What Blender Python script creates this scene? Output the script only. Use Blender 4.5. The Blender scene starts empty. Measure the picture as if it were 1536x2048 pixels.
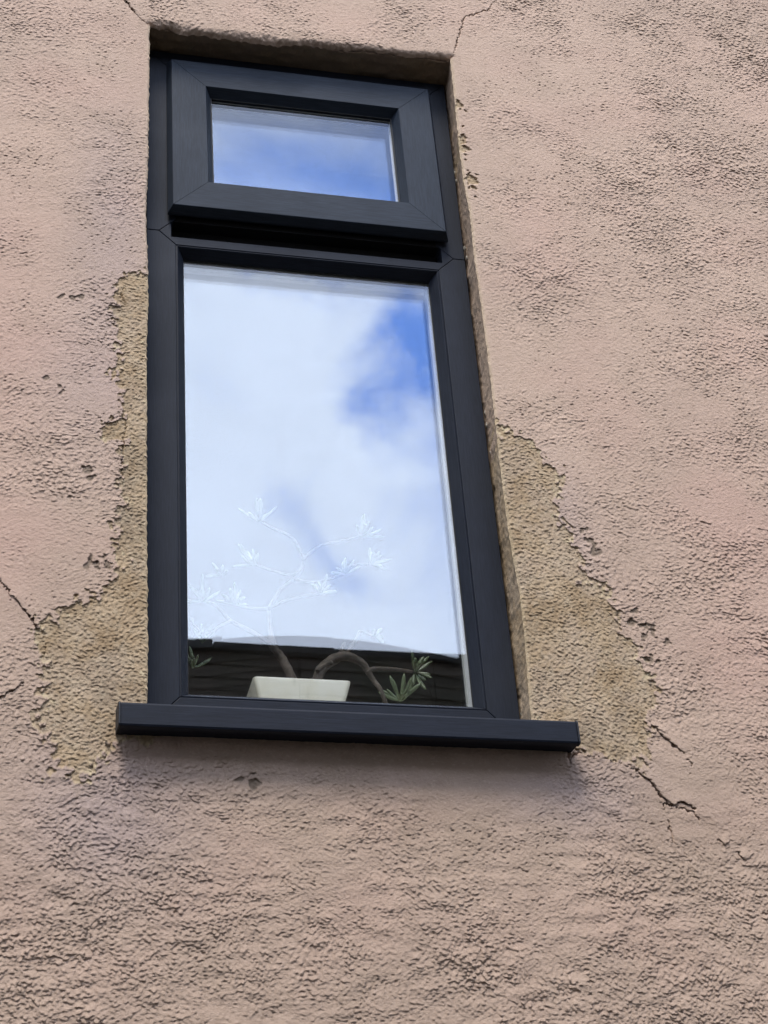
import bpy, math, random
import numpy as np
from mathutils import Matrix, Vector
S = bpy.context.scene
C = S.collection
rad = math.radians

# ------------------------------------------------------------------ camera, sky, sun, exposure
Z0 = 2.88                      # height of the lower light's sill line above the ground
F, CX, CY, CZ, YAW, PITCH, ROLL = 3736.38, -0.33045, -2.4798, -1.331 + Z0, 0.26396, 0.58227, -0.08088
_f = Vector((math.sin(YAW)*math.cos(PITCH), math.cos(YAW)*math.cos(PITCH), math.sin(PITCH)))
_r = Vector((math.cos(YAW), -math.sin(YAW), 0)); _u = _r.cross(_f)
CR = math.cos(ROLL)*_r + math.sin(ROLL)*_u; CU = -math.sin(ROLL)*_r + math.cos(ROLL)*_u; CF = _f
cam = bpy.data.objects.new('camera', bpy.data.cameras.new('camera')); C.objects.link(cam)
m = Matrix.Identity(4)
for i in range(3):
    m[i][0] = CR[i]; m[i][1] = CU[i]; m[i][2] = -CF[i]
m[0][3], m[1][3], m[2][3] = CX, CY, CZ
cam.matrix_world = m
cam.data.sensor_fit = 'VERTICAL'; cam.data.sensor_height = 24; cam.data.lens = F/2048*24
cam.data.clip_start = 0.05; cam.data.clip_end = 500
S.camera = cam

def at(px, py, y):
    """a point seen in the photograph, taken onto the real plane Y = y (local z: 0 = bottom of the glazed opening)"""
    d = CF + CR*((px-768)/F) - CU*((py-1024)/F)
    t = (y - CY)/d[1]
    return (CX + t*d[0], y, CZ + t*d[2] - Z0)

SUN_EL, SUN_AZ = 60, -22        # azimuth measured from straight out of the wall towards the right
S.view_settings.view_transform = 'Standard'; S.view_settings.look = 'None'
S.view_settings.gamma = 1; S.view_settings.exposure = 0.64
W = bpy.data.worlds.new('World'); S.world = W; W.use_nodes = True
nt = W.node_tree; N = nt.nodes; L = nt.links; N.clear()

def node(nt, typ, **kw):
    n = nt.nodes.new(typ)
    for k, v in kw.items():
        if k.startswith('i_'):
            n.inputs[k[2:].replace('_', ' ')].default_value = v
        else: setattr(n, k, v)
    return n
def mathn(nt, op, a, b=None, c=None, clamp=False):
    n = nt.nodes.new('ShaderNodeMath'); n.operation = op; n.use_clamp = clamp
    for i, v in enumerate((a, b, c)):
        if v is None: continue
        if isinstance(v, (int, float)): n.inputs[i].default_value = v
        else: nt.links.new(v, n.inputs[i])
    return n.outputs[0]
def mixc(nt, fac, a, b, mode='MIX'):
    n = nt.nodes.new('ShaderNodeMix'); n.data_type = 'RGBA'; n.blend_type = mode
    for s, v in ((n.inputs[0], fac), (n.inputs[6], a), (n.inputs[7], b)):
        if isinstance(v, (int, float)): s.default_value = v
        elif isinstance(v, tuple): s.default_value = v if len(v) == 4 else v+(1,)
        else: nt.links.new(v, s)
    return n.outputs[2]
def ramp(nt, v, lo, hi, a=0.0, b=1.0, smooth=True):
    n = nt.nodes.new('ShaderNodeMapRange'); n.clamp = True
    if smooth: n.interpolation_type = 'SMOOTHSTEP'
    nt.links.new(v, n.inputs[0])
    for i, x in zip((1, 2, 3, 4), (lo, hi, a, b)): n.inputs[i].default_value = x
    return n.outputs[0]

sky = node(nt, 'ShaderNodeTexSky'); sky.sky_type = 'NISHITA'; sky.sun_disc = False
sky.sun_elevation = rad(SUN_EL); sky.sun_rotation = rad(180 - SUN_AZ)
sky.air_density = 1.0; sky.dust_density = 0.6; sky.ozone_density = 2.0
tc = node(nt, 'ShaderNodeTexCoord'); sep = node(nt, 'ShaderNodeSeparateXYZ'); L.new(tc.outputs['Generated'], sep.inputs[0])
ny = mathn(nt, 'MAXIMUM', mathn(nt, 'ABSOLUTE', sep.outputs[1]), 0.15)
U = mathn(nt, 'DIVIDE', sep.outputs[0], ny); V = mathn(nt, 'DIVIDE', sep.outputs[2], ny)
def wn(scale, det, rough, off, dist=0.0):
    mp = node(nt, 'ShaderNodeMapping'); mp.inputs['Location'].default_value = off
    L.new(tc.outputs['Generated'], mp.inputs[0])
    n = node(nt, 'ShaderNodeTexNoise'); n.inputs['Scale'].default_value = scale; n.inputs['Detail'].default_value = det
    n.inputs['Roughness'].default_value = rough; n.inputs['Distortion'].default_value = dist
    L.new(mp.outputs[0], n.inputs[0]); return n
warp = wn(9, 7, 0.66, (3, 1, 2)); wsep = node(nt, 'ShaderNodeSeparateColor'); L.new(warp.outputs['Color'], wsep.inputs[0])
Uw = mathn(nt, 'ADD', U, mathn(nt, 'MULTIPLY', mathn(nt, 'SUBTRACT', wsep.outputs[0], 0.5), 0.17))
Vw = mathn(nt, 'ADD', V, mathn(nt, 'MULTIPLY', mathn(nt, 'SUBTRACT', wsep.outputs[1], 0.5), 0.20))
def hole(u, v, su, sv, rot=0.0):
    a = mathn(nt, 'SUBTRACT', Uw, u); b = mathn(nt, 'SUBTRACT', Vw, v)
    c, s = math.cos(rot), math.sin(rot)
    x = mathn(nt, 'ADD', mathn(nt, 'MULTIPLY', a, c/su), mathn(nt, 'MULTIPLY', b, s/su))
    y = mathn(nt, 'ADD', mathn(nt, 'MULTIPLY', a, -s/sv), mathn(nt, 'MULTIPLY', b, c/sv))
    r2 = mathn(nt, 'ADD', mathn(nt, 'MULTIPLY', x, x), mathn(nt, 'MULTIPLY', y, y))
    return mathn(nt, 'EXPONENT', mathn(nt, 'MULTIPLY', r2, -1.0))
big = wn(2.6, 5, 0.55, (5.2, 0.4, 1.7), 0.3); fine = wn(12, 9, 0.66, (1, 7, 3), 0.5)
HOLES = [  # (u, v, su, sv, rot, depth) breaks in the cloud, in slopes of the direction of view
    (0.308, 0.822, 0.024, 0.040, 0.0, 0.92), (0.277, 0.770, 0.014, 0.030, 0.2, 0.60),
    (0.208, 0.678, 0.022, 0.026, 0.0, 0.50), (0.236, 0.636, 0.026, 0.022, -0.5, 0.50),
    (0.30, 0.66, 0.05, 0.05, 0.0, 0.22),
    (0.335, 0.72, 0.045, 0.05, 0.0, 0.50), (0.13, 0.66, 0.035, 0.05, 0.0, 0.38), (0.16, 0.79, 0.035, 0.03, 0.3, 0.25), (0.268, 0.928, 0.036, 0.028, -0.30, 1.05), (0.215, 0.888, 0.040, 0.010, -.2, 0.45), (0.30, 1.10, 0.2, 0.09, 0.0, 0.45)]
cover = mathn(nt, 'ADD', mathn(nt, 'MULTIPLY', mathn(nt, 'SUBTRACT', big.outputs[0], 0.5), 1.6), 1.02)
cover = mathn(nt, 'ADD', cover, mathn(nt, 'MULTIPLY', mathn(nt, 'SUBTRACT', fine.outputs[0], 0.5), 1.25))
for (u, v, su, sv, ro, dp) in HOLES:
    cover = mathn(nt, 'SUBTRACT', cover, mathn(nt, 'MULTIPLY', hole(u, v, su, sv, ro), dp))
# the bank of cloud that stands over the house opposite
cover = mathn(nt, 'ADD', cover, mathn(nt, 'MULTIPLY', hole(0.17, 0.72, 0.13, 0.14), 0.25))
cl = ramp(nt, cover, 0.15, 1.15, 0.0, 1.0)
bright = mathn(nt, 'ADD', 0.88, mathn(nt, 'MULTIPLY', fine.outputs[0], 0.24))
# sunlit bank of cloud facing the wall; the rest of the overcast is far dimmer
bank = mathn(nt, 'MINIMUM', 1.0, mathn(nt, 'MULTIPLY', hole(0.20, 0.78, 0.36, 0.42), 1.5))
front = ramp(nt, sep.outputs[1], -0.05, -0.3, 0.0, 1.0)
bank = mathn(nt, 'MULTIPLY', bank, front)
CLOUD, DIM = 27.5, 6.3
lum = mathn(nt, 'MULTIPLY', bright, mathn(nt, 'ADD', DIM, mathn(nt, 'MULTIPLY', bank, CLOUD-DIM)))
ccol = node(nt, 'ShaderNodeCombineColor')
L.new(mathn(nt, 'MULTIPLY', lum, .86), ccol.inputs[0]); L.new(mathn(nt, 'MULTIPLY', lum, .965), ccol.inputs[1]); L.new(mathn(nt, 'MULTIPLY', lum, 1.20), ccol.inputs[2])
blue = mixc(nt, bank, sky.outputs[0], (4.6, 9.2, 25.0))
bg = node(nt, 'ShaderNodeBackground'); bg.inputs[1].default_value = 0.12
L.new(mixc(nt, cl, blue, ccol.outputs[0]), bg.inputs[0])
out = node(nt, 'ShaderNodeOutputWorld'); L.new(bg.outputs[0], out.inputs[0])

sl = bpy.data.lights.new('sun', 'SUN'); sl.energy = 2.2; sl.angle = rad(20); sl.color = (1, 0.955, 0.90)
so = bpy.data.objects.new('sun', sl); C.objects.link(so)
d = Vector((math.sin(rad(SUN_AZ))*math.cos(rad(SUN_EL)), -math.cos(rad(SUN_AZ))*math.cos(rad(SUN_EL)), math.sin(rad(SUN_EL))))
so.rotation_euler = d.to_track_quat('Z', 'Y').to_euler(); so.location = (4, -6, 9)
S.cycles.transparent_max_bounces = 24; S.cycles.max_bounces = 10; S.cycles.glossy_bounces = 6
S.cycles.sample_clamp_indirect = 6

# ------------------------------------------------------------------ object helpers (coordinates are local z, lifted by Z0)
def thing(name, label, cat, loc, group=None):
    o = bpy.data.objects.new(name, None); C.objects.link(o); o.location = loc; o.empty_display_size = .1
    o['label'] = label; o['category'] = cat
    if group: o['group'] = group
    return o
def worldloc(p):
    v = Vector((0, 0, 0))
    while p is not None:
        v += Vector(p.location); p = p.parent
    return v
def sub(name, parent, loc):       # an Empty that gathers a part's own pieces
    o = bpy.data.objects.new(name, None); C.objects.link(o); o.parent = parent; o.empty_display_size = .05
    o.location = Vector(loc) - worldloc(parent); return o
class MB:
    def __init__(s): s.v = []; s.f = []; s.m = []; s.lift = Z0
    def add(s, vs, fs, mi=0):
        k = len(s.v); s.v += [(x, y, z + s.lift) for x, y, z in vs]; s.f += [[i+k for i in f] for f in fs]; s.m += [mi]*len(fs)
    def box(s, x0, y0, z0, x1, y1, z1, mi=0):
        s.add([(x0,y0,z0),(x1,y0,z0),(x1,y1,z0),(x0,y1,z0),(x0,y0,z1),(x1,y0,z1),(x1,y1,z1),(x0,y1,z1)],
              [(0,3,2,1),(4,5,6,7),(0,1,5,4),(1,2,6,5),(2,3,7,6),(3,0,4,7)], mi)
    def prism(s, poly, y0, y1, mi=0):            # poly in (x, z), seen from the street, anticlockwise
        n = len(poly)
        s.add([(x, y0, z) for x, z in poly] + [(x, y1, z) for x, z in poly],
              [tuple(range(n)), tuple(range(2*n-1, n-1, -1))] + [(i, i+n, (i+1) % n + n, (i+1) % n) for i in range(n)], mi)
    def ring(s, x0, z0, x1, z1, prof, gap=0.0004, mv=0, mh=1, tf=None):
        """four mitred members; prof = closed list of (inset, y)"""
        for side in range(4):
            a, b = [], []
            for (d, y) in prof:
                if side == 0: p, q = (x0+d, z0+d+gap), (x0+d, z1-d-gap)
                elif side == 1: p, q = (x1-d, z1-d-gap), (x1-d, z0+d+gap)
                elif side == 2: p, q = (x1-d-gap, z0+d), (x0+d+gap, z0+d)
                else: p, q = (x0+d+gap, z1-d), (x1-d-gap, z1-d)
                P, Q = (p[0], y, p[1]), (q[0], y, q[1])
                if tf: P, Q = tf(P), tf(Q)
                a.append(P); b.append(Q)
            n = len(prof)
            s.add(a+b, [tuple(range(n)), tuple(range(2*n-1, n-1, -1))] + [(i, i+n, (i+1) % n + n, (i+1) % n) for i in range(n)], mv if side < 2 else mh)
    def build(s, name, mats, parent=None, smooth=False, bevel=0, label=None):
        me = bpy.data.meshes.new(name); off = worldloc(parent)
        me.from_pydata([(x-off.x, y-off.y, z-off.z) for x, y, z in s.v], [], s.f)
        for mt in (mats if isinstance(mats, (list, tuple)) else [mats]): me.materials.append(mt)
        me.polygons.foreach_set('material_index', s.m)
        import bmesh
        bm = bmesh.new(); bm.from_mesh(me); bmesh.ops.recalc_face_normals(bm, faces=bm.faces); bm.to_mesh(me); bm.free()
        if smooth: me.polygons.foreach_set('use_smooth', [True]*len(me.polygons))
        o = bpy.data.objects.new(name, me); C.objects.link(o)
        if parent: o.parent = parent
        if bevel:
            b = o.modifiers.new('bevel', 'BEVEL'); b.width = bevel; b.segments = 2; b.limit_method = 'ANGLE'; b.angle_limit = rad(30); b.harden_normals = False
        if label: o['label'] = label
        return o

# ------------------------------------------------------------------ materials
def new_mat(name):
    mt = bpy.data.materials.new(name); mt.use_nodes = True
    t = mt.node_tree; t.nodes.clear()
    o = t.nodes.new('ShaderNodeOutputMaterial'); b = t.nodes.new('ShaderNodeBsdfPrincipled'); t.links.new(b.outputs[0], o.inputs[0])
    return mt, t, b, o
def noise(t, scale, det=3, rough=.5, vec=None, mapscale=None, rot=None, dist=0):
    n = t.nodes.new('ShaderNodeTexNoise'); n.inputs['Scale'].default_value = scale; n.inputs['Detail'].default_value = det
    n.inputs['Roughness'].default_value = rough; n.inputs['Distortion'].default_value = dist
    c = t.nodes.new('ShaderNodeTexCoord'); src = c.outputs['Object']
    if mapscale or rot:
        mp = t.nodes.new('ShaderNodeMapping'); t.links.new(src, mp.inputs[0]); src = mp.outputs[0]
        if mapscale: mp.inputs['Scale'].default_value = mapscale
        if rot: mp.inputs['Rotation'].default_value = rot
    t.links.new(src, n.inputs[0]); return n.outputs[0]
def bump(t, b, h, strength, dist):
    n = t.nodes.new('ShaderNodeBump'); n.inputs['Strength'].default_value = strength; n.inputs['Distance'].default_value = dist
    t.links.new(h, n.inputs['Height']); t.links.new(n.outputs[0], b.inputs['Normal']); return n
def simple(name, col, rough=.6, var=.15, vscale=30, bscale=None, bdist=.0005, spec=.5, mapscale=None):
    mt, t, b, o = new_mat(name)
    n = noise(t, vscale, 4, .55, mapscale=mapscale)
    lo = tuple(c*(1-var) for c in col); hi = tuple(min(1, c*(1+var)) for c in col)
    t.links.new(mixc(t, ramp(t, n, .3, .7), lo, hi), b.inputs['Base Color'])
    b.inputs['Roughness'].default_value = rough; b.inputs['Specular IOR Level'].default_value = spec
    if bscale: bump(t, b, noise(t, bscale, 4, .6, mapscale=mapscale), .6, bdist)
    return mt
def foil(name, vertical, col=(.0108, .0142, .0235)):
    """anthracite wood-grain foil, the grain running along the member"""
    mt, t, b, o = new_mat(name)
    ms = (9, 9, .5) if vertical else (.5, 9, 9)
    g = noise(t, 55, 6, .65, mapscale=ms, dist=.4); g2 = noise(t, 6, 3, .5)
    c = mixc(t, ramp(t, g, .35, .7), tuple(x*.80 for x in col), tuple(x*1.26 for x in col))
    c = mixc(t, mathn(t, 'MULTIPLY', ramp(t, g2, .45, .75), .22), c, (.03, .033, .038))       # a little dust
    t.links.new(c, b.inputs['Base Color'])
    t.links.new(ramp(t, g2, .3, .7, .52, .64), b.inputs['Roughness']); b.inputs['Specular IOR Level'].default_value = .17
    bump(t, b, g, .35, .0006); return mt
FV, FH = foil('anthracite foil upright', True), foil('anthracite foil level', False)
SV, SH = foil('sash foil upright', True, (.0200, .0275, .0410)), foil('sash foil level', False, (.0200, .0275, .0410))
GASKET = simple('black gasket', (.010, .010, .011), .6, spec=.3)
CAP = simple('sill end cap', (.013, .015, .021), .55, bscale=200, spec=.3)
SPACER = simple('warm edge spacer', (.42, .43, .44), .45, .08)
PLASTER = simple('room plaster', (.42, .40, .37), .9, .08, 6)
BOARD = simple('window board', (.75, .74, .71), .5, .06, 8)
POT, t, b, o = new_mat('cream glazed pot')
n1 = noise(t, 22, 5, .6); n2 = noise(t, 60, 4, .6, mapscale=(1, 1, .15))
c = mixc(t, ramp(t, n1, .35, .7), (.90, .86, .76), (.84, .79, .66)); c = mixc(t, mathn(t, 'MULTIPLY', ramp(t, n2, .55, .75), .25), c, (.50, .47, .36))
t.links.new(c, b.inputs['Base Color']); b.inputs['Roughness'].default_value = .35
BARK = simple('bark', (.070, .053, .043), .85, .35, 90, 220, .0015)
SOIL = simple('potting soil', (.05, .035, .025), .95, .3, 60, 150, .003)
LEAF, t, b, o = new_mat('leaf')
c = mixc(t, ramp(t, noise(t, 25, 3), .3, .7), (.085, .115, .055), (.15, .185, .095)); t.links.new(c, b.inputs['Base Color'])
b.inputs['Roughness'].default_value = .4; b.inputs['Subsurface Weight'].default_value = 0.0
CLAD, t, b, o = new_mat('dark timber cladding')
g = noise(t, 14, 6, .65, mapscale=(.25, 1, 5)); g3 = noise(t, 2.2, 4, .6)
c = mixc(t, ramp(t, g, .3, .7), (.05, .040, .032), (.27, .225, .180)); c = mixc(t, mathn(t, 'MULTIPLY', ramp(t, g3, .45, .7), .5), c, (.09, .10, .065))
t.links.new(c, b.inputs['Base Color']); b.inputs['Roughness'].default_value = .85; bump(t, b, g, .5, .003)
COPING = simple('lead coping', (.09, .09, .088), .7, .25, 9, 40, .002)
PAVE, t, b, o = new_mat('paving')
br = t.nodes.new('ShaderNodeTexBrick'); br.inputs['Scale'].default_value = 1.0; br.inputs['Brick Width'].default_value = .6; br.inputs['Row Height'].default_value = .45
br.inputs['Mortar Size'].default_value = .008; br.inputs['Color1'].default_value = (.035, .034, .032, 1); br.inputs['Color2'].default_value = (.045, .043, .04, 1); br.inputs['Mortar'].default_value = (.03, .03, .028, 1)
cc = t.nodes.new('ShaderNodeTexCoord'); t.links.new(cc.outputs['Object'], br.inputs[0])
c = mixc(t, mathn(t, 'MULTIPLY', noise(t, 3, 6, .65), .4), br.outputs[0], (.04, .04, .035)); t.links.new(c, b.inputs['Base Color']); b.inputs['Roughness'].default_value = .9
bump(t, b, noise(t, 60, 5, .6), .4, .003)

PANE = bpy.data.materials.new('coated glass'); PANE.use_nodes = True; t = PANE.node_tree; t.nodes.clear()
o = t.nodes.new('ShaderNodeOutputMaterial'); mx = t.nodes.new('ShaderNodeMixShader')
tr = t.nodes.new('ShaderNodeBsdfTransparent'); tr.inputs[0].default_value = (.985, .992, .988, 1)
gl = t.nodes.new('ShaderNodeBsdfGlossy'); gl.inputs['Roughness'].default_value = 0.0; gl.inputs[0].default_value = (.96, .98, 1, 1)
fr = t.nodes.new('ShaderNodeFresnel'); fr.inputs[0].default_value = 1.45
geo = t.nodes.new('ShaderNodeNewGeometry')
# the same reflectance from either side of each face
dot = t.nodes.new('ShaderNodeVectorMath'); dot.operation = 'DOT_PRODUCT'; t.links.new(geo.outputs['Incoming'], dot.inputs[0]); t.links.new(geo.outputs['Normal'], dot.inputs[1])
cs = mathn(t, 'ABSOLUTE', dot.outputs['Value'])
k = mathn(t, 'POWER', mathn(t, 'SUBTRACT', 1.0, cs), 5.0)
R0 = 0.045
t.links.new(mathn(t, 'ADD', R0, mathn(t, 'MULTIPLY', k, 1-R0)), mx.inputs[0])
t.links.new(tr.outputs[0], mx.inputs[1]); t.links.new(gl.outputs[0], mx.inputs[2]); t.links.new(mx.outputs[0], o.inputs[0])

# painted, weathered render
RENDER, t, b, o = new_mat('painted pebble render')
att = t.nodes.new('ShaderNodeAttribute'); att.attribute_name = 'marks'
sp = t.nodes.new('ShaderNodeSeparateColor'); t.links.new(att.outputs['Color'], sp.inputs[0])
patch, pink, grime_shade = sp.outputs[0], sp.outputs[1], sp.outputs[2]
att2 = t.nodes.new('ShaderNodeAttribute'); att2.attribute_name = 'marks2'
sp2 = t.nodes.new('ShaderNodeSeparateColor'); t.links.new(att2.outputs['Color'], sp2.inputs[0])
chip_shade, mauve, edge = sp2.outputs[0], sp2.outputs[1], sp2.outputs[2]
na = noise(t, 5.5, 5, .6); nb = noise(t, 70, 5, .65); nc = noise(t, 240, 4, .6, mapscale=(.7, 1, 1.2)); nd = noise(t, 18, 5, .6)
base = mixc(t, ramp(t, na, .3, .7), (.480, .350, .265), (.545, .396, .299))
base = mixc(t, mathn(t, 'MULTIPLY', pink, .55), base, (.545, .355, .280))
base = mixc(t, mathn(t, 'MULTIPLY', mauve, .7), base, (.40, .312, .300))
base = mixc(t, mathn(t, 'MULTIPLY', grime_shade, ramp(t, nd, .2, .75, .55, 1.0)), base, (.33, .245, .175))
base = mixc(t, mathn(t, 'MULTIPLY', ramp(t, nb, .50, .75), .22), base, (.40, .29, .20))
base = mixc(t, mathn(t, 'MULTIPLY', ramp(t, nc, .52, .72), .20), base, (.74, .58, .45))
cem = mixc(t, ramp(t, nd, .35, .65), (.365, .256, .150), (.480, .355, .225))
ne = noise(t, 7.5, 5, .62)
cem = mixc(t, mathn(t, 'MULTIPLY', ramp(t, ne, .50, .62), .55), cem, (.475, .365, .265))
cem = mixc(t, mathn(t, 'MULTIPLY', ramp(t, noise(t, 9, 5, .6, mapscale=(1.3, 1, .8), rot=(.3, 0, 0)), .52, .68), .55), cem, (.25, .19, .13))
cem = mixc(t, mathn(t, 'MULTIPLY', ramp(t, nb, .45, .7), .5), cem, (.50, .40, .275))
cem = mixc(t, mathn(t, 'MULTIPLY', ramp(t, nc, .5, .7), .35), cem, (.22, .16, .09))
col = mixc(t, patch, base, cem)
col = mixc(t, mathn(t, 'MULTIPLY', edge, .85), col, (.60, .49, .31))
col = mixc(t, chip_shade, col, (.15, .115, .080))
t.links.new(col, b.inputs['Base Color']); b.inputs['Roughness'].default_value = .88; b.inputs['Specular IOR Level'].default_value = .25
bump(t, b, mathn(t, 'ADD', mathn(t, 'MULTIPLY', noise(t, 420, 5, .7, mapscale=(.7, 1, 1.2)), .8), mathn(t, 'MULTIPLY', nb, .35)), .75, .0022)

# ------------------------------------------------------------------ ground
g = MB(); g.lift = 0
g.add([(-60, -60, 0), (60, -60, 0), (60, 60, 0), (-60, 60, 0)], [(0, 1, 2, 3)])
go = g.build('ground', PAVE); go['kind'] = 'structure'

# ------------------------------------------------------------------ the house
house = thing('house', 'pink rendered house wall with flaking paint around a dark framed window', 'house', (.24, 0, 0))
YW = -0.065                                   # face of the render; the window frame's face is Y = 0
XL, XR, ZB, ZT = -0.056, 0.530, -0.062, 1.388
rng = np.random.default_rng(7)
TN, TS = 2048, 0.0015
_kx = np.fft.fftfreq(TN, TS)[None, :]; _kz = np.fft.fftfreq(TN, TS)[:, None]
def band(lx, lz, ang=0.0, bw=.45, seed=0):
    r = np.random.default_rng(seed); c, s = math.cos(ang), math.sin(ang)
    k = np.sqrt(((c*_kx + s*_kz)*lx)**2 + ((-s*_kx + c*_kz)*lz)**2)
    f = np.exp(-((k-1)/bw)**2)
    n = np.fft.ifft2(np.fft.fft2(r.standard_normal((TN, TN)))*f).real
    return (n/n.std()).astype(np.float32)
def low(lx, lz=None, seed=0):
    r = np.random.default_rng(seed); k = np.sqrt((_kx*lx)**2 + (_kz*(lz or lx))**2)
    n = np.fft.ifft2(np.fft.fft2(r.standard_normal((TN, TN)))*np.exp(-k**2)).real
    return (n/n.std()).astype(np.float32)
def samp(T, x, z):
    u = np.mod(x/TS, TN); v = np.mod(z/TS, TN); i = np.floor(u).astype(np.int32); j = np.floor(v).astype(np.int32)
    fu = (u-i).astype(np.float32); fv = (v-j).astype(np.float32); i %= TN; j %= TN; i1 = (i+1) % TN; j1 = (j+1) % TN
    return (T[j, i]*(1-fu)+T[j, i1]*fu)*(1-fv) + (T[j1, i]*(1-fu)+T[j1, i1]*fu)*fv
T_w1, T_w2 = low(.10, seed=1), low(.10, seed=2)
T_a = band(.0140, .0092, .14, 1.0, 3); T_b = band(.0085, .0060, .05, .9, 4); T_c = band(.060, .038, 0, .7, 5)
T_p = band(.0115, .0072, .1, .85, 6); T_q = band(.0068, .0055, 0, .7, 8); T_s = band(.0092, .0068, -.3, 1.1, 15)
T_r1 = low(.22, .16, seed=9); T_r2 = low(.09, .07, seed=10); T_j = low(.012, seed=11); T_k = low(.006, seed=12); T_d = band(.0135, .0088, -.45, 1.0, 13)
T_o = low(.5, .35, seed=14)

def relief(x, z, patch, flat):
    wx = samp(T_w1, x, z)*.0035; wz = samp(T_w2, x, z)*.0035
    a = samp(T_a, x+wx, z+wz); d_ = samp(T_d, x+wx, z+wz); b_ = samp(T_b, x+wx, z+wz); c_ = samp(T_c, x, z)
    p = samp(T_p, x+wx*.5, z+wz*.5); q = samp(T_q, x+wx, z+wz)
    lower = 1/(1+np.exp((z+.12)/.08))
    s_ = samp(T_s, x+wx, z+wz)
    loc = np.clip(1.0+.30*samp(T_r2, x*2.1+.6, z*2.1+.1), .25, 2.0)
    a = a*(1-.6*lower) + d_*.8*lower
    rough = np.clip(.58+.22*samp(T_r1, x, z), .26, 1.2)*(1-.55*flat) + .26*lower
    ur = np.clip((x-.68)/.25, 0, 1)*np.clip((z-.55)/.35, 0, 1) + .6*np.exp(-((x-1.15)/.2)**2-((z-.55)/.2)**2)
    rough = rough + .20*ur
    pr = np.clip(.42*ur + samp(T_r2, x, z)*.35+.50+.05*lower, .12, 1.2)*(1-.8*flat)
    # trowelled coat: soft swell, crumbs with a sharp lip, and open pits
    h = (a*.26 + b_*.20 + c_*.20)*rough
    h += (np.tanh((s_-.55)*2.6)+1)*.38*rough*loc + (np.tanh((a-.9)*3)+1)*.30*rough*loc
    h -= (np.tanh((p-1.75)*3.2)+1)*.80*pr
    h += (np.tanh((-p-1.7)*3.0)+1)*.40*pr
    h += samp(T_r2, x*1.7+.2, z*1.7)*.10*rough + c_*.25*lower + q*.13*(.5+.5*rough)
    h = h*(1-patch) + patch*((np.tanh((q-.2)*2)+1)*.30 + b_*.30 + a*.26 + (np.tanh((d_-.6)*2.5)+1)*.30 - (np.tanh((p-1.5)*3)+1)*.45 - 1.7)
    return h*.00096

def poly_local(pts): return np.array([(at(px, py, YW)[0], at(px, py, YW)[2]) for px, py in pts])
def sdf(P, x, z):
    ins = np.zeros(x.shape, bool); dm = np.full(x.shape, 1e9); n = len(P)
    for i in range(n):
        ax, az = P[i]; bx, bz = P[(i+1) % n]; ex, ez = bx-ax, bz-az
        tt = np.clip(((x-ax)*ex+(z-az)*ez)/(ex*ex+ez*ez), 0, 1)
        dm = np.minimum(dm, (x-ax-tt*ex)**2+(z-az-tt*ez)**2)
        cnd = ((az > z) != (bz > z)) & (x < (bx-ax)*(z-az)/(bz-az+1e-12)+ax); ins ^= cnd
    dm = np.sqrt(dm); return np.where(ins, dm, -dm)
PL = poly_local([(238,552),(262,546),(310,548),(312,1470),(290,1475),(240,1478),(205,1525),(180,1548),(148,1555),(108,1545),(112,1500),(98,1470),(70,1440),(88,1400),(84,1330),(68,1278),(92,1235),(130,1222),(180,1192),(236,1150),(232,1080),(248,1000),(240,930),(246,885),(204,878),(212,845),(246,826),(232,740),(228,650),(222,600)])
PR = poly_local([(990,845),(1012,856),(1040,868),(1075,888),(1090,925),(1118,950),(1132,985),(1112,1010),(1128,1050),(1150,1085),(1165,1140),(1182,1163),(1215,1170),(1235,1210),(1245,1265),(1275,1290),(1290,1340),(1310,1365),(1318,1410),(1300,1440),(1302,1500),(1280,1540),(1240,1522),(1165,1504),(1120,1500),(1100,1480),(1000,1400),(985,1000)])
CHIPS = [(128,782,7,6,0),(178,942,9,7,0),(196,1127,13,8,0),(186,1118,8,5,0),(150,594,15,4,0),(95,757,4,4,0),(142,993,5,4,0),(1168,1058,7,5,0),(1182,1084,12,6,0),(1188,1105,8,5,0),(1272,1222,9,7,0),(1270,1246,12,5,0),(1294,1252,9,8,0),(1296,1268,9,5,0),(1265,1250,6,6,0),(1336,1285,8,6,0),(1300,1318,9,5,0),
         (500,1563,10,6,0),(515,1568,7,4,0),(1000,1148,2,2,0),
         (917,213,7,11,1),(925,292,9,20,1),(943,361,13,14,1)]
CRACKS = [([(236,-14),(256,8),(275,33)],1.3,1),([(1003,-14),(975,20),(928,35),(920,65),(911,95),(907,112)],.8,0),
          ([(-10,1146),(20,1185),(45,1215),(65,1235),(72,1255),(85,1270)],.8,1),([(-10,1398),(0,1393),(25,1380),(48,1365)],1.1,1),
          ([(1272,1530),(1276,1545),(1300,1560),(1320,1590),(1345,1613),(1362,1602),(1390,1618),(1386,1627)],1.6,1),
          ([(1345,1613),(1385,1624),(1402,1645)],1.0,0),([(1328,1622),(1330,1608),(1345,1613)],.8,0),
          ([(1300,1444),(1335,1480),(1370,1508)],1.2,1),([(1120,1492),(1136,1500),(1143,1530)],2.4,0),([(1146,1494),(1160,1508),(1136,1515)],1.5,0),
          ([(1334,1640),(1345,1668),(1347,1690)],.9,0),([(1276,1545),(1258,1532),(1225,1520),(1190,1512),(1160,1508)],.5,0),([(85,1270),(92,1290),(88,1320)],.5,0),([(275,33),(292,44),(302,50)],.5,0),([(1370,1508),(1384,1530),(1380,1548)],.5,0),([(1438,1680),(1450,1690)],1.0,1),([(1475,1705),(1490,1722)],1.0,1),
          ([(250,572),(244,585),(246,600),(254,612)],.8,0),([(208,845),(240,832),(254,838),(246,900),(244,950),(232,970)],.5,0)]
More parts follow.
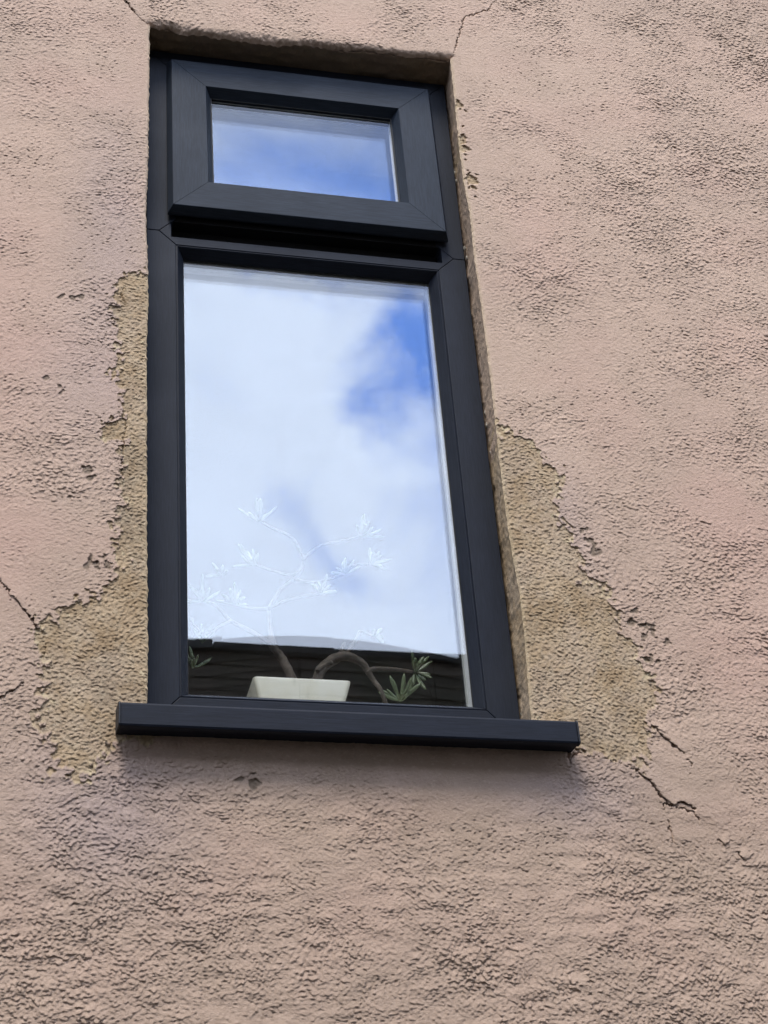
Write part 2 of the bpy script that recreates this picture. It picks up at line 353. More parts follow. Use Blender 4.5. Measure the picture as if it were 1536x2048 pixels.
def marks(x, z):
    """patch, chip, pink, mauve, grime, edge, extra height and flatness of the render at wall points"""
    jit = samp(T_j, x, z)*.0045 + samp(T_k, x, z)*.0016
    n = x.shape[0]; patch = np.zeros(n); extra = np.zeros(n); chip_shade = np.zeros(n); edge = np.zeros(n)
    for P in (PL, PR):
        m_ = (x > P[:, 0].min()-.03) & (x < P[:, 0].max()+.03) & (z > P[:, 1].min()-.03) & (z < P[:, 1].max()+.03)
        dd = sdf(P, x[m_], z[m_]) + jit[m_]*1.4 + samp(T_r2, x[m_]*3, z[m_]*3)*.0035
        patch[m_] = np.maximum(patch[m_], np.clip(dd/.0016+.5, 0, 1)); extra[m_] += .0009*np.exp(-np.clip(-dd, 0, 1)/.006)*(dd < 0)
        edge[m_] = np.maximum(edge[m_], np.exp(-((dd-.002)/.0032)**2)*np.clip(.35+samp(T_r2, x[m_]*2, z[m_]*2)*.7, 0, 1))
    for (px, py, rx, rz, kind) in CHIPS:
        cx, _, cz = at(px, py, YW); sx = rx/1180; sz = rz/1000
        m_ = (abs(x-cx) < sx*3+.01) & (abs(z-cz) < sz*3+.01)
        r_ = 1-np.sqrt(((x[m_]-cx)/sx)**2+((z[m_]-cz)/sz)**2) + jit[m_]/.006
        v = np.clip(r_*3+.5, 0, 1)
        if kind: patch[m_] = np.maximum(patch[m_], v); extra[m_] -= v*.0022
        else: chip_shade[m_] = np.maximum(chip_shade[m_], v*.75); extra[m_] -= v*.0016
    for pts, w, lift in CRACKS:
        P = poly_local(pts)
        m_ = (x > P[:, 0].min()-.05) & (x < P[:, 0].max()+.05) & (z > P[:, 1].min()-.05) & (z < P[:, 1].max()+.05)
        X, Zz = x[m_]+samp(T_k, x[m_], z[m_])*.0012, z[m_]+samp(T_k, z[m_]+.4, x[m_])*.0012
        best = np.full(X.shape, 1e9); side = np.zeros(X.shape); tpos = np.zeros(X.shape); ns = len(P)-1
        for i in range(ns):
            ax, az = P[i]; bx, bz = P[i+1]; ex, ez = bx-ax, bz-az; l2 = ex*ex+ez*ez
            tt = np.clip(((X-ax)*ex+(Zz-az)*ez)/l2, 0, 1); dd = np.hypot(X-ax-tt*ex, Zz-az-tt*ez)
            cr = (ex*(Zz-az)-ez*(X-ax)); up = dd < best
            best = np.where(up, dd, best); side = np.where(up, cr, side); tpos = np.where(up, (i+tt)/ns, tpos)
        taper = np.clip(np.minimum(tpos, 1-tpos)*5, .25, 1) if len(pts) > 2 else 1
        wd = .00092*w*taper
        extra[m_] -= .0075*np.exp(-(best/wd)**2)*min(1.0, .55+.3*w)
        if lift: extra[m_] += np.where(side > 0, 1, 0)*.0022*np.exp(-(best/.018)**2)*np.clip(np.minimum(tpos, 1-tpos)*4, 0, 1)
    o1 = samp(T_r1, x+.7, z*1.0+.3); o2 = samp(T_o, x, z)
    def blob(px, py, rx, ry, a=1.0):
        cx, _, cz = at(px, py, YW); return a*np.exp(-((x-cx)/(rx/1150))**2-((z-cz)/(ry/1000))**2)
    pk = np.clip(o1*.22+.05, 0, .4) + blob(0,620,110,330,.8) + blob(200,180,120,60,.5) + blob(0,1120,80,90,.8) + blob(1500,1150,130,330,.75) + blob(1090,430,80,110,.55) + blob(1440,1300,90,60,.3)
    mv = blob(220,1620,130,110,1.0) + blob(1150,1590,120,60,.95) + blob(700,1545,380,45,.5) + blob(230,440,80,230,.55) + blob(1120,1060,60,120,.5) + blob(200,760,120,160,.4)  # mauve below the sill has shade and dirt mixed into the colour
    lowz = np.clip((-.10-z)/.30, 0, 1)  # darker towards the bottom of the wall
    gr = .13*lowz + np.clip(samp(T_r2, x, z)*.10, 0, .2) + blob(700,1520,480,75,.55) + blob(800,1600,560,120,.25) + blob(1340,1680,120,70,.35) + blob(1480,40,330,130,.22)  # band under the sill: dirt, with the sill's shade painted in
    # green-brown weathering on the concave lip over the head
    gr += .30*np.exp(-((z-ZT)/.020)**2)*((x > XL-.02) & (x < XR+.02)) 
    flat = np.exp(-np.clip(x-XR, 0, 1)/.045)*((x > XR) & (z > .2)) *.8 + np.exp(-np.clip(XL-x, 0, 1)/.03)*((x <= XL) & (z > .82))*.7
    flat = np.maximum(flat, np.exp(-((z+.155)/.05)**2)*((x > -.08) & (x < .56))*.85)
    flat = np.maximum(flat, blob(1400,1600,90,110,.9)); flat = np.maximum(flat, blob(1330,160,10,10,.1))
    return patch, chip_shade, np.clip(pk, 0, 1), np.clip(mv, 0, 1), np.clip(gr, 0, .85), edge*(patch > .2), extra, np.clip(flat, 0, 1)

def line(a, b, st):
    return list(np.linspace(a, b, max(2, int(round((b-a)/st))+1)))[:-1]
ST = 0.00148
def grow(a, b, st, g_=1.12):
    o_, s_, p_ = [], st, a; sg = 1 if b > a else -1
    while abs(b-p_) > s_*1.5:
        p_ += sg*s_; o_.append(p_); s_ = min(s_*g_, .25)
    o_.append(b); return o_
xs = np.array(sorted(grow(-.44, -3.4, ST)) + line(-.44, XL, ST) + line(XL, XR, ST) + line(XR, 1.36, ST) + [1.36] + grow(1.36, 4.4, ST))
zs = np.array(sorted(grow(-.62, -Z0, ST)) + line(-.62, ZB, ST) + line(ZB, ZT, ST) + line(ZT, 1.76, ST) + [1.76] + grow(1.76, 2.75, ST))
il, ir = int(np.argmin(abs(xs-XL))), int(np.argmin(abs(xs-XR))); jb, jt = int(np.argmin(abs(zs-ZB))), int(np.argmin(abs(zs-ZT)))
GX, GZ = np.meshgrid(xs, zs); nz, nx = GX.shape
def tab(pts, k):   # outline of the opening, read along the photographed edge
    q = [at(a, b_, YW) for a, b_ in pts]; q = sorted((c_[2], c_[0]) if k else (c_[0], c_[2]) for c_ in q)
    return np.array([c_[0] for c_ in q]), np.array([c_[1] for c_ in q])
Rz, Rx = tab([(903,128),(906,160),(912,215),(920,300),(930,370),(941,430),(950,520),(962,600),(975,700),(985,780),(992,850),(1001,920),(1010,1000),(1024,1100),(1040,1180),(1046,1230),(1053,1300),(1060,1400),(1064,1440)], 1)
Lz, Lx = tab([(300,55),(299,150),(297,300),(293,420),(296,520),(297,600),(294,700),(295,900),(294,1050),(296,1200),(297,1300),(295,1440)], 1)
Tx, Tz = tab([(300,48),(345,50),(365,60),(400,62),(480,73),(560,83),(620,84),(700,93),(760,98),(820,106),(880,110),(903,112)], 0)
def eR(z): return np.interp(z, Rz, Rx)-XR + samp(T_j, z*0+.3, z)*.0003
def eL(z): return np.interp(z, Lz, Lx)-XL + samp(T_j, z*0+.9, z)*.0005
def eT(x): return np.interp(x, Tx, Tz)-ZT + samp(T_j, x, x*0+.5)*.0008
WX = GX + eL(GZ)*np.exp(-abs(GX-XL)/.05) + eR(GZ)*np.exp(-abs(GX-XR)/.05)
WZ = GZ + eT(GX)*np.exp(-abs(GZ-ZT)/.05)*((1/(1+np.exp((GX-XR-.03)/.02)))*(1/(1+np.exp((XL-.03-GX)/.02))))
x = WX.ravel(); z = WZ.ravel()
patch, chip_shade, pk, mv, gr, edg, extra, flat = marks(x, z)
_d0 = np.hypot(np.maximum(np.maximum(XL-GX, GX-XR), 0).ravel(), np.maximum(np.maximum(ZB-GZ, GZ-ZT), 0).ravel())
edg = np.maximum(edg, .55*np.exp(-_d0/.0035)*(GZ.ravel() < ZT-.004))
h = relief(x, z, patch, flat) + extra
# distance to the opening, for the rounded arris
dx = np.maximum(np.maximum(XL-GX, GX-XR), 0).ravel(); dz = np.maximum(np.maximum(ZB-GZ, GZ-ZT), 0).ravel()
dist = np.hypot(dx, dz)
above = (GZ.ravel() > ZT-.001); rr = np.where(above, .013, .0045)*(1+.10*samp(T_j, x, z)+.12*samp(T_w1, x, z))
q_ = np.clip((rr-dist)/rr, 0, 1); rnd = rr*(1-np.sqrt(np.maximum(1-q_*q_, 0)))
fade = np.clip(dist/.004, 0.15, 1)
y = YW - h*fade + rnd
# each crest leans a little downwards, so that it shades what is under it
z2 = z - np.clip(h, -.0016, .0028)*1.6*fade
VX = np.stack([x, y, z2], 1).reshape(nz, nx, 3)
A1 = np.stack([patch, pk, gr, np.ones_like(pk)], 1).reshape(nz, nx, 4); A2 = np.stack([chip_shade, mv, edg, np.ones_like(pk)], 1).reshape(nz, nx, 4)
idx = np.arange(nz*nx).reshape(nz, nx)
quad = np.stack([idx[:-1, :-1], idx[:-1, 1:], idx[1:, 1:], idx[1:, :-1]], -1)
keep = np.ones((nz-1, nx-1), bool); keep[jb:jt, il:ir] = False
faces = [quad[keep]]
# the reveals: the outline of the opening carried back into the wall
loop = [(jb, i) for i in range(il, ir)] + [(j, ir) for j in range(jb, jt)] + [(jt, i) for i in range(ir, il, -1)] + [(j, il) for j in range(jt, jb, -1)]
li = np.array([idx[j, i] for j, i in loop]); nl = len(li)
od = np.zeros((nl, 3))
for k_, (j, i) in enumerate(loop):
    if i == ir: od[k_, 0] = 1
    if i == il: od[k_, 0] = -1
    if j == jt: od[k_, 2] = 1
    if j == jb: od[k_, 2] = -1
E = VX.reshape(-1, 3)[li]; V_all = [VX.reshape(-1, 3)]; A_all = [A1.reshape(-1, 4)]; B_all = [A2.reshape(-1, 4)]
prev = li; basei = nz*nx; MR = 62; YB = 0.078
zl = E[:, 2]; xl_ = E[:, 0]
isR = od[:, 0] > 0; isL = od[:, 0] < 0; isT = od[:, 2] > 0
s_par = np.where(isT, xl_, zl) + isR*.8 + isL*1.7
for r_ in range(1, MR+1):
    tt = r_/MR; yy = E[:, 1] + (YB-E[:, 1])*tt; depth = yy-YW
    lump = samp(T_j, s_par, yy)*.0004 + samp(T_w1, s_par*1.3, yy)*.0006*np.clip(depth/.05, 0, 1) + samp(T_q, s_par, yy)*.00012
    lump += isT*(samp(T_c, s_par, yy)*.0010 + samp(T_b, s_par, yy)*.00018)
    # splay so that the reveal lands a few millimetres outside the frame, leaving the dark joint
    tgt = np.where(isR, .5375 +   .0007*samp(T_w2, s_par*2, yy*0), np.where(isL, -.0575, np.where(isT, 1.393, ZB)))
    cur = np.where(isR | isL, xl_, zl); k_ = np.clip(depth/.062, 0, 1)**1.0
    val = cur + (tgt-cur)*k_ + np.where(isR, 1, np.where(isL, -1, 1))*lump*(depth > .001)
    P = E.copy(); P[:, 1] = yy
    side_ = isR | isL
    P[side_, 0] = val[side_]; P[isT, 2] = val[isT] if not np.any(isT & side_) else np.where((isT & ~side_)[isT], val[isT], (E[isT, 2] + (1.393-E[isT, 2])*k_[isT]))
    ids = basei + np.arange(nl); basei += nl
    V_all.append(P)
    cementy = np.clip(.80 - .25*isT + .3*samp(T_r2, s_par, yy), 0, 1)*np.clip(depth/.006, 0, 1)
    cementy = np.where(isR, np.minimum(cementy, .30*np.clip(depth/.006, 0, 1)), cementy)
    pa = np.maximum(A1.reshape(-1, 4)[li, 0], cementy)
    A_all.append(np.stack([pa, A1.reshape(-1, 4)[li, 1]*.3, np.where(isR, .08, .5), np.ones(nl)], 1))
    B_all.append(np.stack([isT*.62*np.clip(depth/.020, 0, 1) + isR*0*np.clip(.7+.5*samp(T_r2, s_par, yy), 0, 1)*np.clip(depth/.008, 0, 1), np.zeros(nl), np.zeros(nl), np.ones(nl)], 1))  # soffit colour darkened inwards, its deep shade painted in with the dirt
    nx_ = np.roll(ids, -1); pn = np.roll(prev, -1)
    faces.append(np.stack([prev, ids, nx_, pn], -1)); prev = ids
VV = np.concatenate(V_all); FF = np.concatenate([f.reshape(-1, 4) for f in faces]); AA = np.concatenate(A_all); BB = np.concatenate(B_all)
used = np.zeros(len(VV), bool); used[FF.ravel()] = True; remap = np.cumsum(used)-1
VV, AA, BB, FF = VV[used], AA[used], BB[used], remap[FF]
VV = VV + np.array([-.24, 0, Z0])
me = bpy.data.meshes.new('wall'); me.vertices.add(len(VV)); me.vertices.foreach_set('co', VV.astype(np.float32).ravel())
me.loops.add(FF.size); me.loops.foreach_set('vertex_index', FF.astype(np.int32).ravel())
me.polygons.add(len(FF)); me.polygons.foreach_set('loop_start', np.arange(0, FF.size, 4, dtype=np.int32)); me.polygons.foreach_set('loop_total', np.full(len(FF), 4, np.int32))
me.polygons.foreach_set('use_smooth', np.ones(len(FF), bool)); me.update(calc_edges=True)
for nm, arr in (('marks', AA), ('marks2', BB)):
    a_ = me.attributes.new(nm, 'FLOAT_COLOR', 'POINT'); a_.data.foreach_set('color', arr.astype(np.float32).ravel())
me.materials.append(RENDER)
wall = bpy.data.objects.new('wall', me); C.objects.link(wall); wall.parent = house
del VX, A1, A2, VV, AA, BB, FF, V_all, A_all, B_all, x, z, y, h

# mortar left in the joint between reveal and frame
r2 = random.Random(5)
MORT = simple('mortar', (.36, .33, .27), .95, .2, 80, 200, .001)
for (px, py, s_) in [(903,212,3),(908,290,6),(905,345,5),(909,362,4),(926,497,5),(931,515,4),(969,825,6),(972,850,7),(977,880,4),(978,905,3),(1042,1428,6)]:
    X, Y, Zc = at(px, py, .004); rr_ = s_/1500
    vs = []; 
    for a in range(4):
        for b_ in range(7):
            th = math.pi*(a+.5)/4; ph = 2*math.pi*b_/7; k_ = rr_*r2.uniform(.7, 1.25)
            vs.append((X+.003+k_*math.sin(th)*math.cos(ph), Y+k_*math.sin(th)*math.sin(ph), Zc+1.5*k_*math.cos(th)))
    fs = [(a*7+b_, a*7+(b_+1) % 7, (a+1)*7+(b_+1) % 7, (a+1)*7+b_) for a in range(3) for b_ in range(7)] + [tuple(range(7)), tuple(range(27, 20, -1))]
    mo = MB(); mo.add(vs, fs); mo.build('mortar_lump', MORT, house)

# room behind the window, closed and unlit
rm = MB()
x0, x1, z0_, z1_ = -.035, .515, -.01, 1.345
def tunnel(a, b_, y0, y1):
    (ax0, ax1, az0, az1), (bx0, bx1, bz0, bz1) = a, b_
    rm.add([(ax0,y0,az0),(ax1,y0,az0),(ax1,y0,az1),(ax0,y0,az1),(bx0,y1,bz0),(bx1,y1,bz0),(bx1,y1,bz1),(bx0,y1,bz1)],
           [(0,1,5,4),(1,2,6,5),(2,3,7,6),(3,0,4,7)])
big_, op, op2, room = (-.30,.80,-.30,1.62), (x0,x1,z0_,z1_), (x0-.02,x1+.02,z0_,z1_+.01), (-1.4, 1.9, -.95, 1.55)
tunnel(big_, op, .0795, .0796); tunnel(op, op2, .0796, .24); tunnel(op2, room, .24, .2401); tunnel(room, room, .2401, 3.2)
rm.add([(room[0],3.2,room[2]),(room[1],3.2,room[2]),(room[1],3.2,room[3]),(room[0],3.2,room[3])], [(0,1,2,3)])
rm.build('room', PLASTER, house)

# ------------------------------------------------------------------ the window
win = sub('window', house, (.24, 0, Z0))
WA, HA = 0.48, 0.901
G = .0004
fr = MB()
YD = .062
fr.prism([(-.052, -.055+G), (-.052, .931-G), (-.030, .931-G), (0-.0, .901), (0, 0+G)][::-1], 0, YD, 0)
fr.prism([(WA+.052, -.055+G), (WA+.052, .931-G), (WA+.030, .931-G), (WA, .901), (WA, 0+G)], 0, YD, 0)
fr.prism([(-.052, .931+G), (-.052, 1.386), (0, 1.334), (0, .961), (-.030, .931+G)], 0, YD, 0)
fr.prism([(WA+.052, .931+G), (WA+.052, 1.386), (WA, 1.334), (WA, .961), (WA+.030, .931+G)][::-1], 0, YD, 0)
fr.prism([(-.052+G, -.055), (WA+.052-G, -.055), (WA-G, 0), (G, 0)], 0, YD, 1)
fr.prism([(-.052+G, 1.386), (G, 1.334), (WA-G, 1.334), (WA+.052-G, 1.386)], 0, YD, 1)
fr.build('frame', [FV, FH], win, bevel=.0012)
tb = MB()   # transom: lower face, the two V-jointed shoulders, and the rebate left open under the vent
tb.prism([(G, .901), (WA-G, .901), (WA+.0295, .931), (WA+.008, .9525), (WA+.008, .919), (-.008, .919), (-.008, .9525), (-.0295, .931)], 0, .030, 1)
tb.box(-.0, .030, .901, WA, YD, .955, 1)
tb.build('transom', [FV, FH], win, bevel=.0010)
gk = MB(); gk.box(-.006, .0285, .9195, WA+.006, .0298, .962); gk.ring(-.004, .957, WA+.004, 1.338, [(0, .002), (.012, .002), (.012, .0295), (0, .0295)], 0, 0, 0)
gk.build('gasket', GASKET, win)

bd = MB()   # glazing bead of the lower light: a slope from the frame's face down to the glass
bd.ring(0, 0, WA, HA, [(0, .0015), (.0025, .0005), (.0040, .0020), (.0150, .0190), (.0150, .0225), (0, .0225)], .0004, 0, 1)
bd.build('glazing_bead', [FV, FH], win)
gs = MB(); gs.ring(0, 0, WA, HA, [(.0135, .0205), (.0162, .0205), (.0162, .0226), (.0135, .0226)], 0, 0, 0)
gs.build('seal', GASKET, win)

def pane(name, x0, z0, x1, z1, y, th, bow, parent, tf=None, bowz=0.0):
    nx_, nz_ = 24, 40; mb = MB(); vs = []
    for s_ in (0, 1):
        for j in range(nz_+1):
            for i in range(nx_+1):
                u, v = i/nx_, j/nz_
                P = (x0+(x1-x0)*u, y+s_*th+bow*math.sin(math.pi*u)*math.sin(math.pi*v) + bowz*math.sin(2*math.pi*u)*math.sin(math.pi*v), z0+(z1-z0)*v)
                vs.append(tf(P) if tf else P)
    k = (nx_+1)*(nz_+1); fs = []
    for s_ in (0, 1):
        for j in range(nz_):
            for i in range(nx_):
                a = s_*k+j*(nx_+1)+i; fs.append((a, a+1, a+nx_+2, a+nx_+1) if s_ == 0 else (a, a+nx_+1, a+nx_+2, a+1))
    mb.add(vs, fs)
    return mb.build(name, PANE, parent, smooth=True)
pane('glass_pane', .010, .010, WA-.010, HA-.010, .0230, .004, 0.00010, win)
pane('glass_pane', .010, .010, WA-.010, HA-.010, .0430, .004, -.00175, win)
spc = MB()
spc.ring(.010, .010, WA-.010, HA-.010, [(0, .0272), (.0055, .0272), (.0065, .0282), (.0035, .0295), (.0035, .0330), (.0065, .0342), (.0065, .0360), (.0035, .0372), (.0035, .0400), (.0065, .0412), (.0055, .0428), (0, .0428)], 0, 0, 0)
spc.build('spacer_bar', SPACER, win)
ib = MB(); ib.ring(-.0, -.0, WA, HA, [(0, .0472), (.0155, .0472), (.0155, .0560), (.008, .0620), (0, .0620)], 0, 0, 1)
IN = simple('inner bead white', (.62, .62, .61), .45, .04)
ib.build('inner_bead', IN, win)

# the opening vent: a sash held slightly ajar, hinged along its top
ST_, SB_, S0, TILT = 1.3525, .971, .0165, .0292
def vt(P):      # closed position -> hinged outwards about the top edge
    X, Y, Zc = P; dz_ = Zc-ST_; dy_ = Y+S0
    return (X, -S0 + dy_*math.cos(TILT) + dz_*math.sin(TILT), ST_ + dz_*math.cos(TILT) - dy_*math.sin(TILT)*0 )
a0, a1 = -.0080, .4866
sf = MB()
DP = .021
sf.ring(a0-.0075, SB_-.0075+.0, a1+.0135, ST_+.006,
        [(0, -S0+DP), (0, -S0+DP-.004), (.0075, -S0+.0006), (.0085, -S0), (.0712, -S0), (.0720, -S0+.0008), (.0835, -S0+.0200), (.0835, -S0+.0450), (.020, -S0+.0450), (.020, -S0+DP)], .00045, 0, 1, vt)
sash_o = sf.build('opening_sash', [SV, SH], win)
pane('glass_pane', .064, 1.043, .4206, 1.2790, -S0+.0215, .004, .00008, win, vt)
pane('glass_pane', .064, 1.043, .4206, 1.2790, -S0+.0415, .004, -.00025, win, vt)
sps = MB(); q0 = -S0+.0257
sps.ring(.0640, 1.0430, .4206, 1.2790, [(0, q0), (.0055, q0), (.0065, q0+.001), (.0040, q0+.0023), (.0040, q0+.0058), (.0065, q0+.007), (.0065, q0+.009), (.0040, q0+.0105), (.0040, q0+.0135), (.0055, q0+.0152), (0, q0+.0152)], 0, 0, 0, vt)
sps.build('spacer_bar', SPACER, win)
gs2 = MB(); gs2.ring(.0640, 1.0430, .4206, 1.2790, [(.003, -S0+.0188), (.0056, -S0+.0188), (.0056, -S0+.0212), (.003, -S0+.0212)], 0, 0, 0, vt)
gs2.build('seal', GASKET, win)

# the projecting sill: sloping top, upright nose, hollow underside with a drip
sl_ = MB()
SX0, SX1 = -.0985, .5815
prof = [(.004, -.0485), (-.1005, -.0668), (-.1060, -.0690), (-.1080, -.0725), (-.1085, -.1035), (-.1070, -.1062), (-.1035, -.1068), (-.0960, -.1062), (-.0950, -.1030), (.004, -.0900)]
n = len(prof)
sl_.add([(SX0, y_, z_) for y_, z_ in prof]+[(SX1, y_, z_) for y_, z_ in prof],
        [tuple(range(n)), tuple(range(2*n-1, n-1, -1))]+[(i, i+n, (i+1) % n+n, (i+1) % n) for i in range(n)], 0)
# sill stub stays in front of the wall beside the opening
sill = sl_.build('sill', [FH], win, bevel=.0006)
for sx, e_ in ((SX0-.0030, 0), (SX1+.0002, 1)):
    cp = MB(); pr = [(y_ - (.0018 if y_ < -.09 else 0), z_ + (.0003 if z_ > -.085 else -.0006)) for y_, z_ in prof if y_ < 0 or True]
    pr = [(max(y_, -.115), z_) for y_, z_ in pr]
    cp.add([(sx, y_, z_) for y_, z_ in pr]+[(sx+.0028, y_, z_) for y_, z_ in pr], [tuple(range(n)), tuple(range(2*n-1, n-1, -1))]+[(i, i+n, (i+1) % n+n, (i+1) % n) for i in range(n)])
    cp.build('end_cap', CAP, win, bevel=.0006)
wb = MB(); wb.box(x0-.02, .0800, -.010, x1+.02, .30, .018); wb.build('window_board', BOARD, win, bevel=.002)

# ------------------------------------------------------------------ pot and plant on the window board
BZ = .018
PX0, PX1, PZ = .1325, .2935, .1050
PY = .112
pot = thing('flower_pot', 'cream square tapered flower pot standing behind the lower window pane', 'flower pot', ((PX0+PX1)/2, PY+.07, Z0+BZ))
def sq(hw, cx, cy, z_, r_=.007, dy=None):
    dy = dy or hw; pts = []
    for (sx, sy, a_) in ((1, -1, -90), (1, 1, 0), (-1, 1, 90), (-1, -1, 180)):
        for k_ in range(4):
            an = rad(a_+k_*30); pts.append((cx+sx*(hw-r_)+r_*math.cos(an), cy+sy*(dy-r_)+r_*math.sin(an), z_))
    return pts
def loft(mb, rings, cap0=True, cap1=True):
    n_ = len(rings[0]); vs = [p for r_ in rings for p in r_]
    fs = [(k*n_+i, k*n_+(i+1) % n_, (k+1)*n_+(i+1) % n_, (k+1)*n_+i) for k in range(len(rings)-1) for i in range(n_)]
    if cap0: fs.append(tuple(range(n_))[::-1])
    if cap1: fs.append(tuple((len(rings)-1)*n_+i for i in range(n_)))
    mb.add(vs, fs)
pcx = (PX0+PX1)/2; hw = (PX1-PX0)/2; pcy = PY+hw*.8
def pw(z_): return hw-.0245*(PZ-z_)/(PZ-BZ)
pm = MB(); rings = [sq(pw(BZ)-.002, pcx, pcy, BZ+.0002, dy=pw(BZ)*.8-.002), sq(pw(BZ), pcx, pcy, BZ+.002, dy=pw(BZ)*.8)]
rings += [sq(pw(PZ-.004), pcx, pcy, PZ-.004, dy=pw(PZ)*.8), sq(hw-.0006, pcx, pcy, PZ-.0012, dy=hw*.8-.0006), sq(hw-.003, pcx, pcy, PZ, dy=hw*.8-.003), sq(hw-.0055, pcx, pcy, PZ-.0012, dy=hw*.8-.0055), sq(hw-.0075, pcx, pcy, PZ-.006, dy=hw*.8-.0075), sq(hw-.013, pcx, pcy, PZ-.03, dy=hw*.8-.013)]
loft(pm, rings); po = pm.build('pot_body', POT, pot, smooth=True)
es = po.modifiers.new('edges', 'EDGE_SPLIT'); es.split_angle = rad(50)
sm = MB(); loft(sm, [sq(hw-.0105, pcx, pcy, PZ-.016, dy=hw*.8-.0105), sq(hw-.0108, pcx, pcy, PZ-.012, dy=hw*.8-.0108)]); sm.build('soil', SOIL, pot)

plant = thing('succulent_plant', 'branching succulent with finger shaped leaves growing from the cream pot behind glass', 'plant', (pcx, pcy, Z0+PZ-.012))
r3 = random.Random(11)
def tube(mb, pts, radii, seg=9, wob=.12):
    P = [Vector(p) for p in pts]; Q = []; Rr = []
    for i in range(len(P)-1):         # Catmull-Rom through the points
        p0, p1, p2, p3 = P[max(i-1, 0)], P[i], P[i+1], P[min(i+2, len(P)-1)]
        for k_ in range(6):
            t_ = k_/6; Q.append(.5*((2*p1)+(p2-p0)*t_+(2*p0-5*p1+4*p2-p3)*t_*t_+(3*p1-p0-3*p2+p3)*t_**3)); Rr.append(radii[i]*(1-t_)+radii[i+1]*t_)
    Q.append(P[-1]); Rr.append(radii[-1]); rings = []
    for i, p in enumerate(Q):
        d_ = (Q[min(i+1, len(Q)-1)]-Q[max(i-1, 0)]).normalized(); a_ = d_.cross(Vector((0, 1, .13))).normalized(); b_ = d_.cross(a_)
        rings.append([tuple(p+(a_*math.cos(2*math.pi*j/seg)+b_*math.sin(2*math.pi*j/seg))*Rr[i]*r3.uniform(1-wob, 1+wob)) for j in range(seg)])
    loft(mb, rings)
BR = [  # (pixels of the photograph, depth behind the glass, thickness in px)
    ([(592,1385),(578,1345),(562,1315),(546,1292),(540,1255),(537,1218)], .175, (11,10,9.5,8.5,5,4)),
    ([(630,1392),(640,1345),(662,1322),(690,1312),(722,1325),(736,1342)], .160, (11,11,11,10,8,6)),
    ([(665,1325),(650,1330),(634,1342)], .150, (5,5,4)), ([(690,1316),(684,1300),(690,1285)], .165, (7,5,3)),
    ([(734,1341),(752,1338),(775,1338),(800,1340),(826,1344)], .155, (5,5,4.5,4,3.5)),
    ([(734,1341),(748,1362),(762,1382),(772,1410)], .150, (6,5.5,5,5)),
    ([(537,1218),(560,1180),(588,1158),(602,1140),(606,1116)], .180, (3.8,3.6,3.4,3.2,3)),
    ([(606,1118),(597,1095),(580,1072),(548,1058),(522,1044)], .175, (3.5,3.2,3,2.8,2.5)),
    ([(606,1118),(632,1096),(660,1086),(692,1080),(718,1072)], .165, (3.5,3.2,3,2.8,2.6)),
    ([(602,1140),(585,1150),(560,1146),(535,1138),(512,1130)], .170, (3.5,3.2,3,2.8,2.5)),
    ([(588,1160),(630,1165),(668,1155),(694,1145),(702,1132),(736,1128)], .165, (4,3.5,3.2,3,2.8,2.5)),
    ([(537,1218),(500,1216),(470,1208),(448,1198)], .170, (4.5,3.5,3,2.6)),
    ([(537,1218),(570,1202),(610,1192),(642,1188)], .160, (4,3.4,3,2.6)),
    ([(546,1290),(500,1262),(462,1242),(436,1216),(420,1205)], .160, (5,4.5,4,3,2.6)),
    ([(462,1242),(440,1252),(412,1272)], .160, (3.5,3,2.6)), ([(690,1314),(712,1280),(722,1262),(745,1272)], .175, (5,3.5,3,2.5)),
    ([(400,1262),(388,1250),(384,1235)], .160, (2,2,1.6))]
stem = MB()
for pts, yy, th in BR:
    w3 = [at(px, py, yy+r3.uniform(-.008, .008)*(0 if k_ in (0, len(pts)-1) else 1)) for k_, (px, py) in enumerate(pts)]
    tube(stem, w3, [q/1230 for q in th])
stem.build('branch', BARK, plant, smooth=True)
def leaf(mb, base, direc, ln, wd):
    d_ = Vector(direc).normalized(); a_ = d_.cross(Vector((.2, 1, .1))).normalized(); b_ = d_.cross(a_).normalized()
    cur = r3.uniform(-.18, .18); rings = []
    for i in range(9):
        t_ = i/8; w_ = wd*(.42+.58*math.sin(math.pi*(.08+.62*t_))) if i < 7 else wd*(.74 if i == 7 else .25)
        c_ = Vector(base)+d_*ln*t_+a_*cur*ln*t_*t_*.8+b_*.12*ln*t_*t_
        rings.append([tuple(c_+(a_*math.cos(2*math.pi*j/8)*w_+b_*math.sin(2*math.pi*j/8)*w_*.55)) for j in range(8)])
    loft(mb, rings)
CL = [  # rosettes: centre px, depth, fan centre angle, fan width, leaves, length px
    (518,1044,.175,95,130,7,44),(722,1074,.165,52,110,8,46),(742,1127,.165,25,150,8,40),(508,1131,.170,120,150,7,42),(404,1203,.160,80,190,8,42),
    (468,1208,.170,85,170,7,38),(642,1186,.160,70,160,6,36),(690,1148,.168,100,160,6,30),(446,1150,.205,140,110,4,30),
    (830,1344,.155,-5,250,13,42),(800,1402,.145,95,150,9,44),(404,1284,.170,75,120,4,40),(386,1336,.175,75,100,4,40),(748,1272,.19,10,70,3,30)]
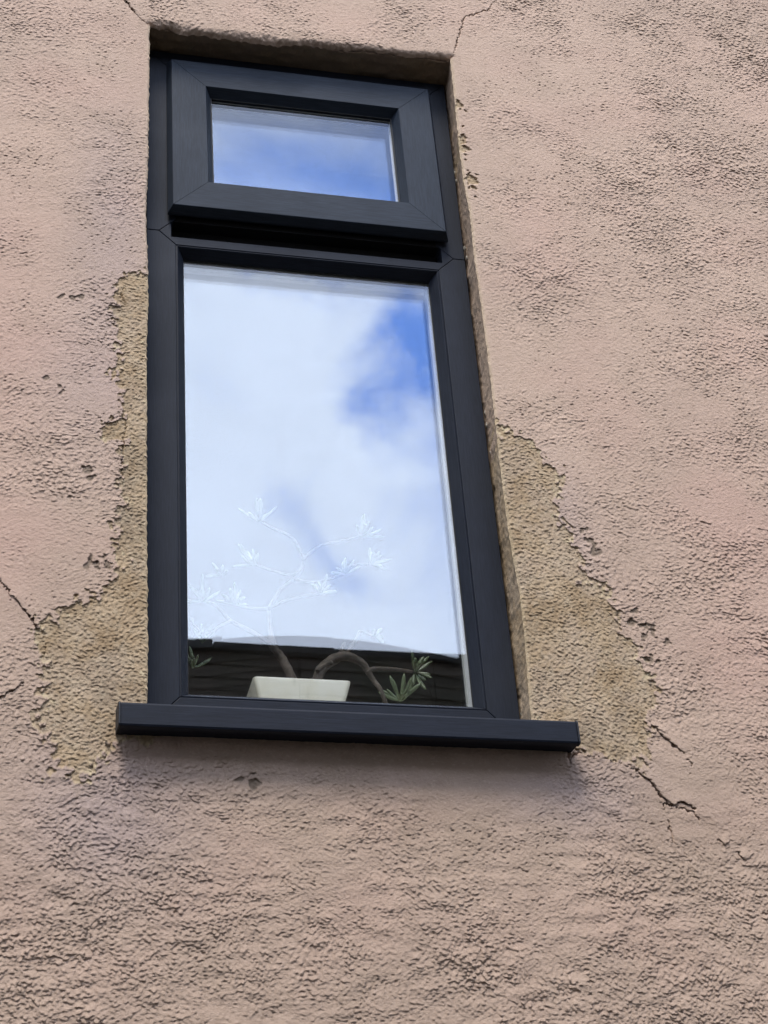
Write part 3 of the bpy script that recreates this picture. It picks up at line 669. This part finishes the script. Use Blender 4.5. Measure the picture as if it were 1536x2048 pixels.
for (px, py, yy, ca, fw, nlf, ln) in CL:
    lm = MB(); c0 = Vector(at(px, py, yy))
    for k_ in range(nlf):
        an = rad(ca-fw/2+fw*(k_+.5)/nlf+r3.uniform(-13, 13)); dy_ = r3.uniform(-.6, .45)
        direc = (math.cos(an), dy_, math.sin(an)*1.12)
        leaf(lm, c0+Vector((math.cos(an), 0, math.sin(an)))*.003, direc, ln/1130*r3.uniform(.55, 1.15), .0033*r3.uniform(.7, 1.2))
    for k_ in range(3):
        leaf(lm, c0, (r3.uniform(-.5, .5), -.9, r3.uniform(-.3, .9)), ln/1130*.6, .0038)
    lm.build('leaf_cluster', LEAF, plant, smooth=True)

# ------------------------------------------------------------------ the building across the passage, seen only in the glass
YO = -5.2
TOP = .09 + .5757*(-YO+.03)          # where its edge cuts the reflected sky
opp = thing('timber_building', 'dark timber clad building across the yard reflected at the bottom of the glass', 'building', (1.0, YO-.1, 0))
cb = MB(); cb.lift = 0
rb = random.Random(21)
zt_abs = TOP+Z0-.035; bh = .068; k_ = 0; zc = zt_abs
joints = [-3.2, -2.1, -1.0, -.05, .62, 1.27, 1.94, 2.9, 4.0, 5.2]
while zc > .0:
    zn = max(zc-bh, 0); lo = -3.4
    for jn in joints:
        a_ = rb.uniform(-.004, .004)
        cb.add([(lo+.003, YO+.004+a_, zc), (jn-.003, YO+.004+a_, zc), (jn-.003, YO+.014+a_, zn), (lo+.003, YO+.014+a_, zn),
                (lo+.003, YO-.02, zc), (jn-.003, YO-.02, zc), (jn-.003, YO-.02, zn), (lo+.003, YO-.02, zn)],
               [(0,1,2,3)[::-1],(4,5,6,7),(0,4,5,1),(3,2,6,7),(0,3,7,4),(1,5,6,2)])
        lo = jn
    zc = zn; k_ += 1
cb.build('cladding', CLAD, opp)
wbk = MB(); wbk.lift = 0; wbk.box(-3.45, YO-3.0, 0, 5.25, YO-.022, zt_abs); wbk.build('wall', CLAD, opp)
cp2 = MB(); cp2.lift = 0; lo = -3.5
for jn, up in zip([-2.3, -1.1, -.10, .40, .86, 1.45, 2.6, 3.9, 5.3], [0, .004, 0, 0, .016, .004, 0, .006, 0]):
    cp2.box(lo, YO-3.05, zt_abs, jn-.004, YO+.045, zt_abs+.035+up); lo = jn
cp2.build('coping', COPING, opp, bevel=.004)
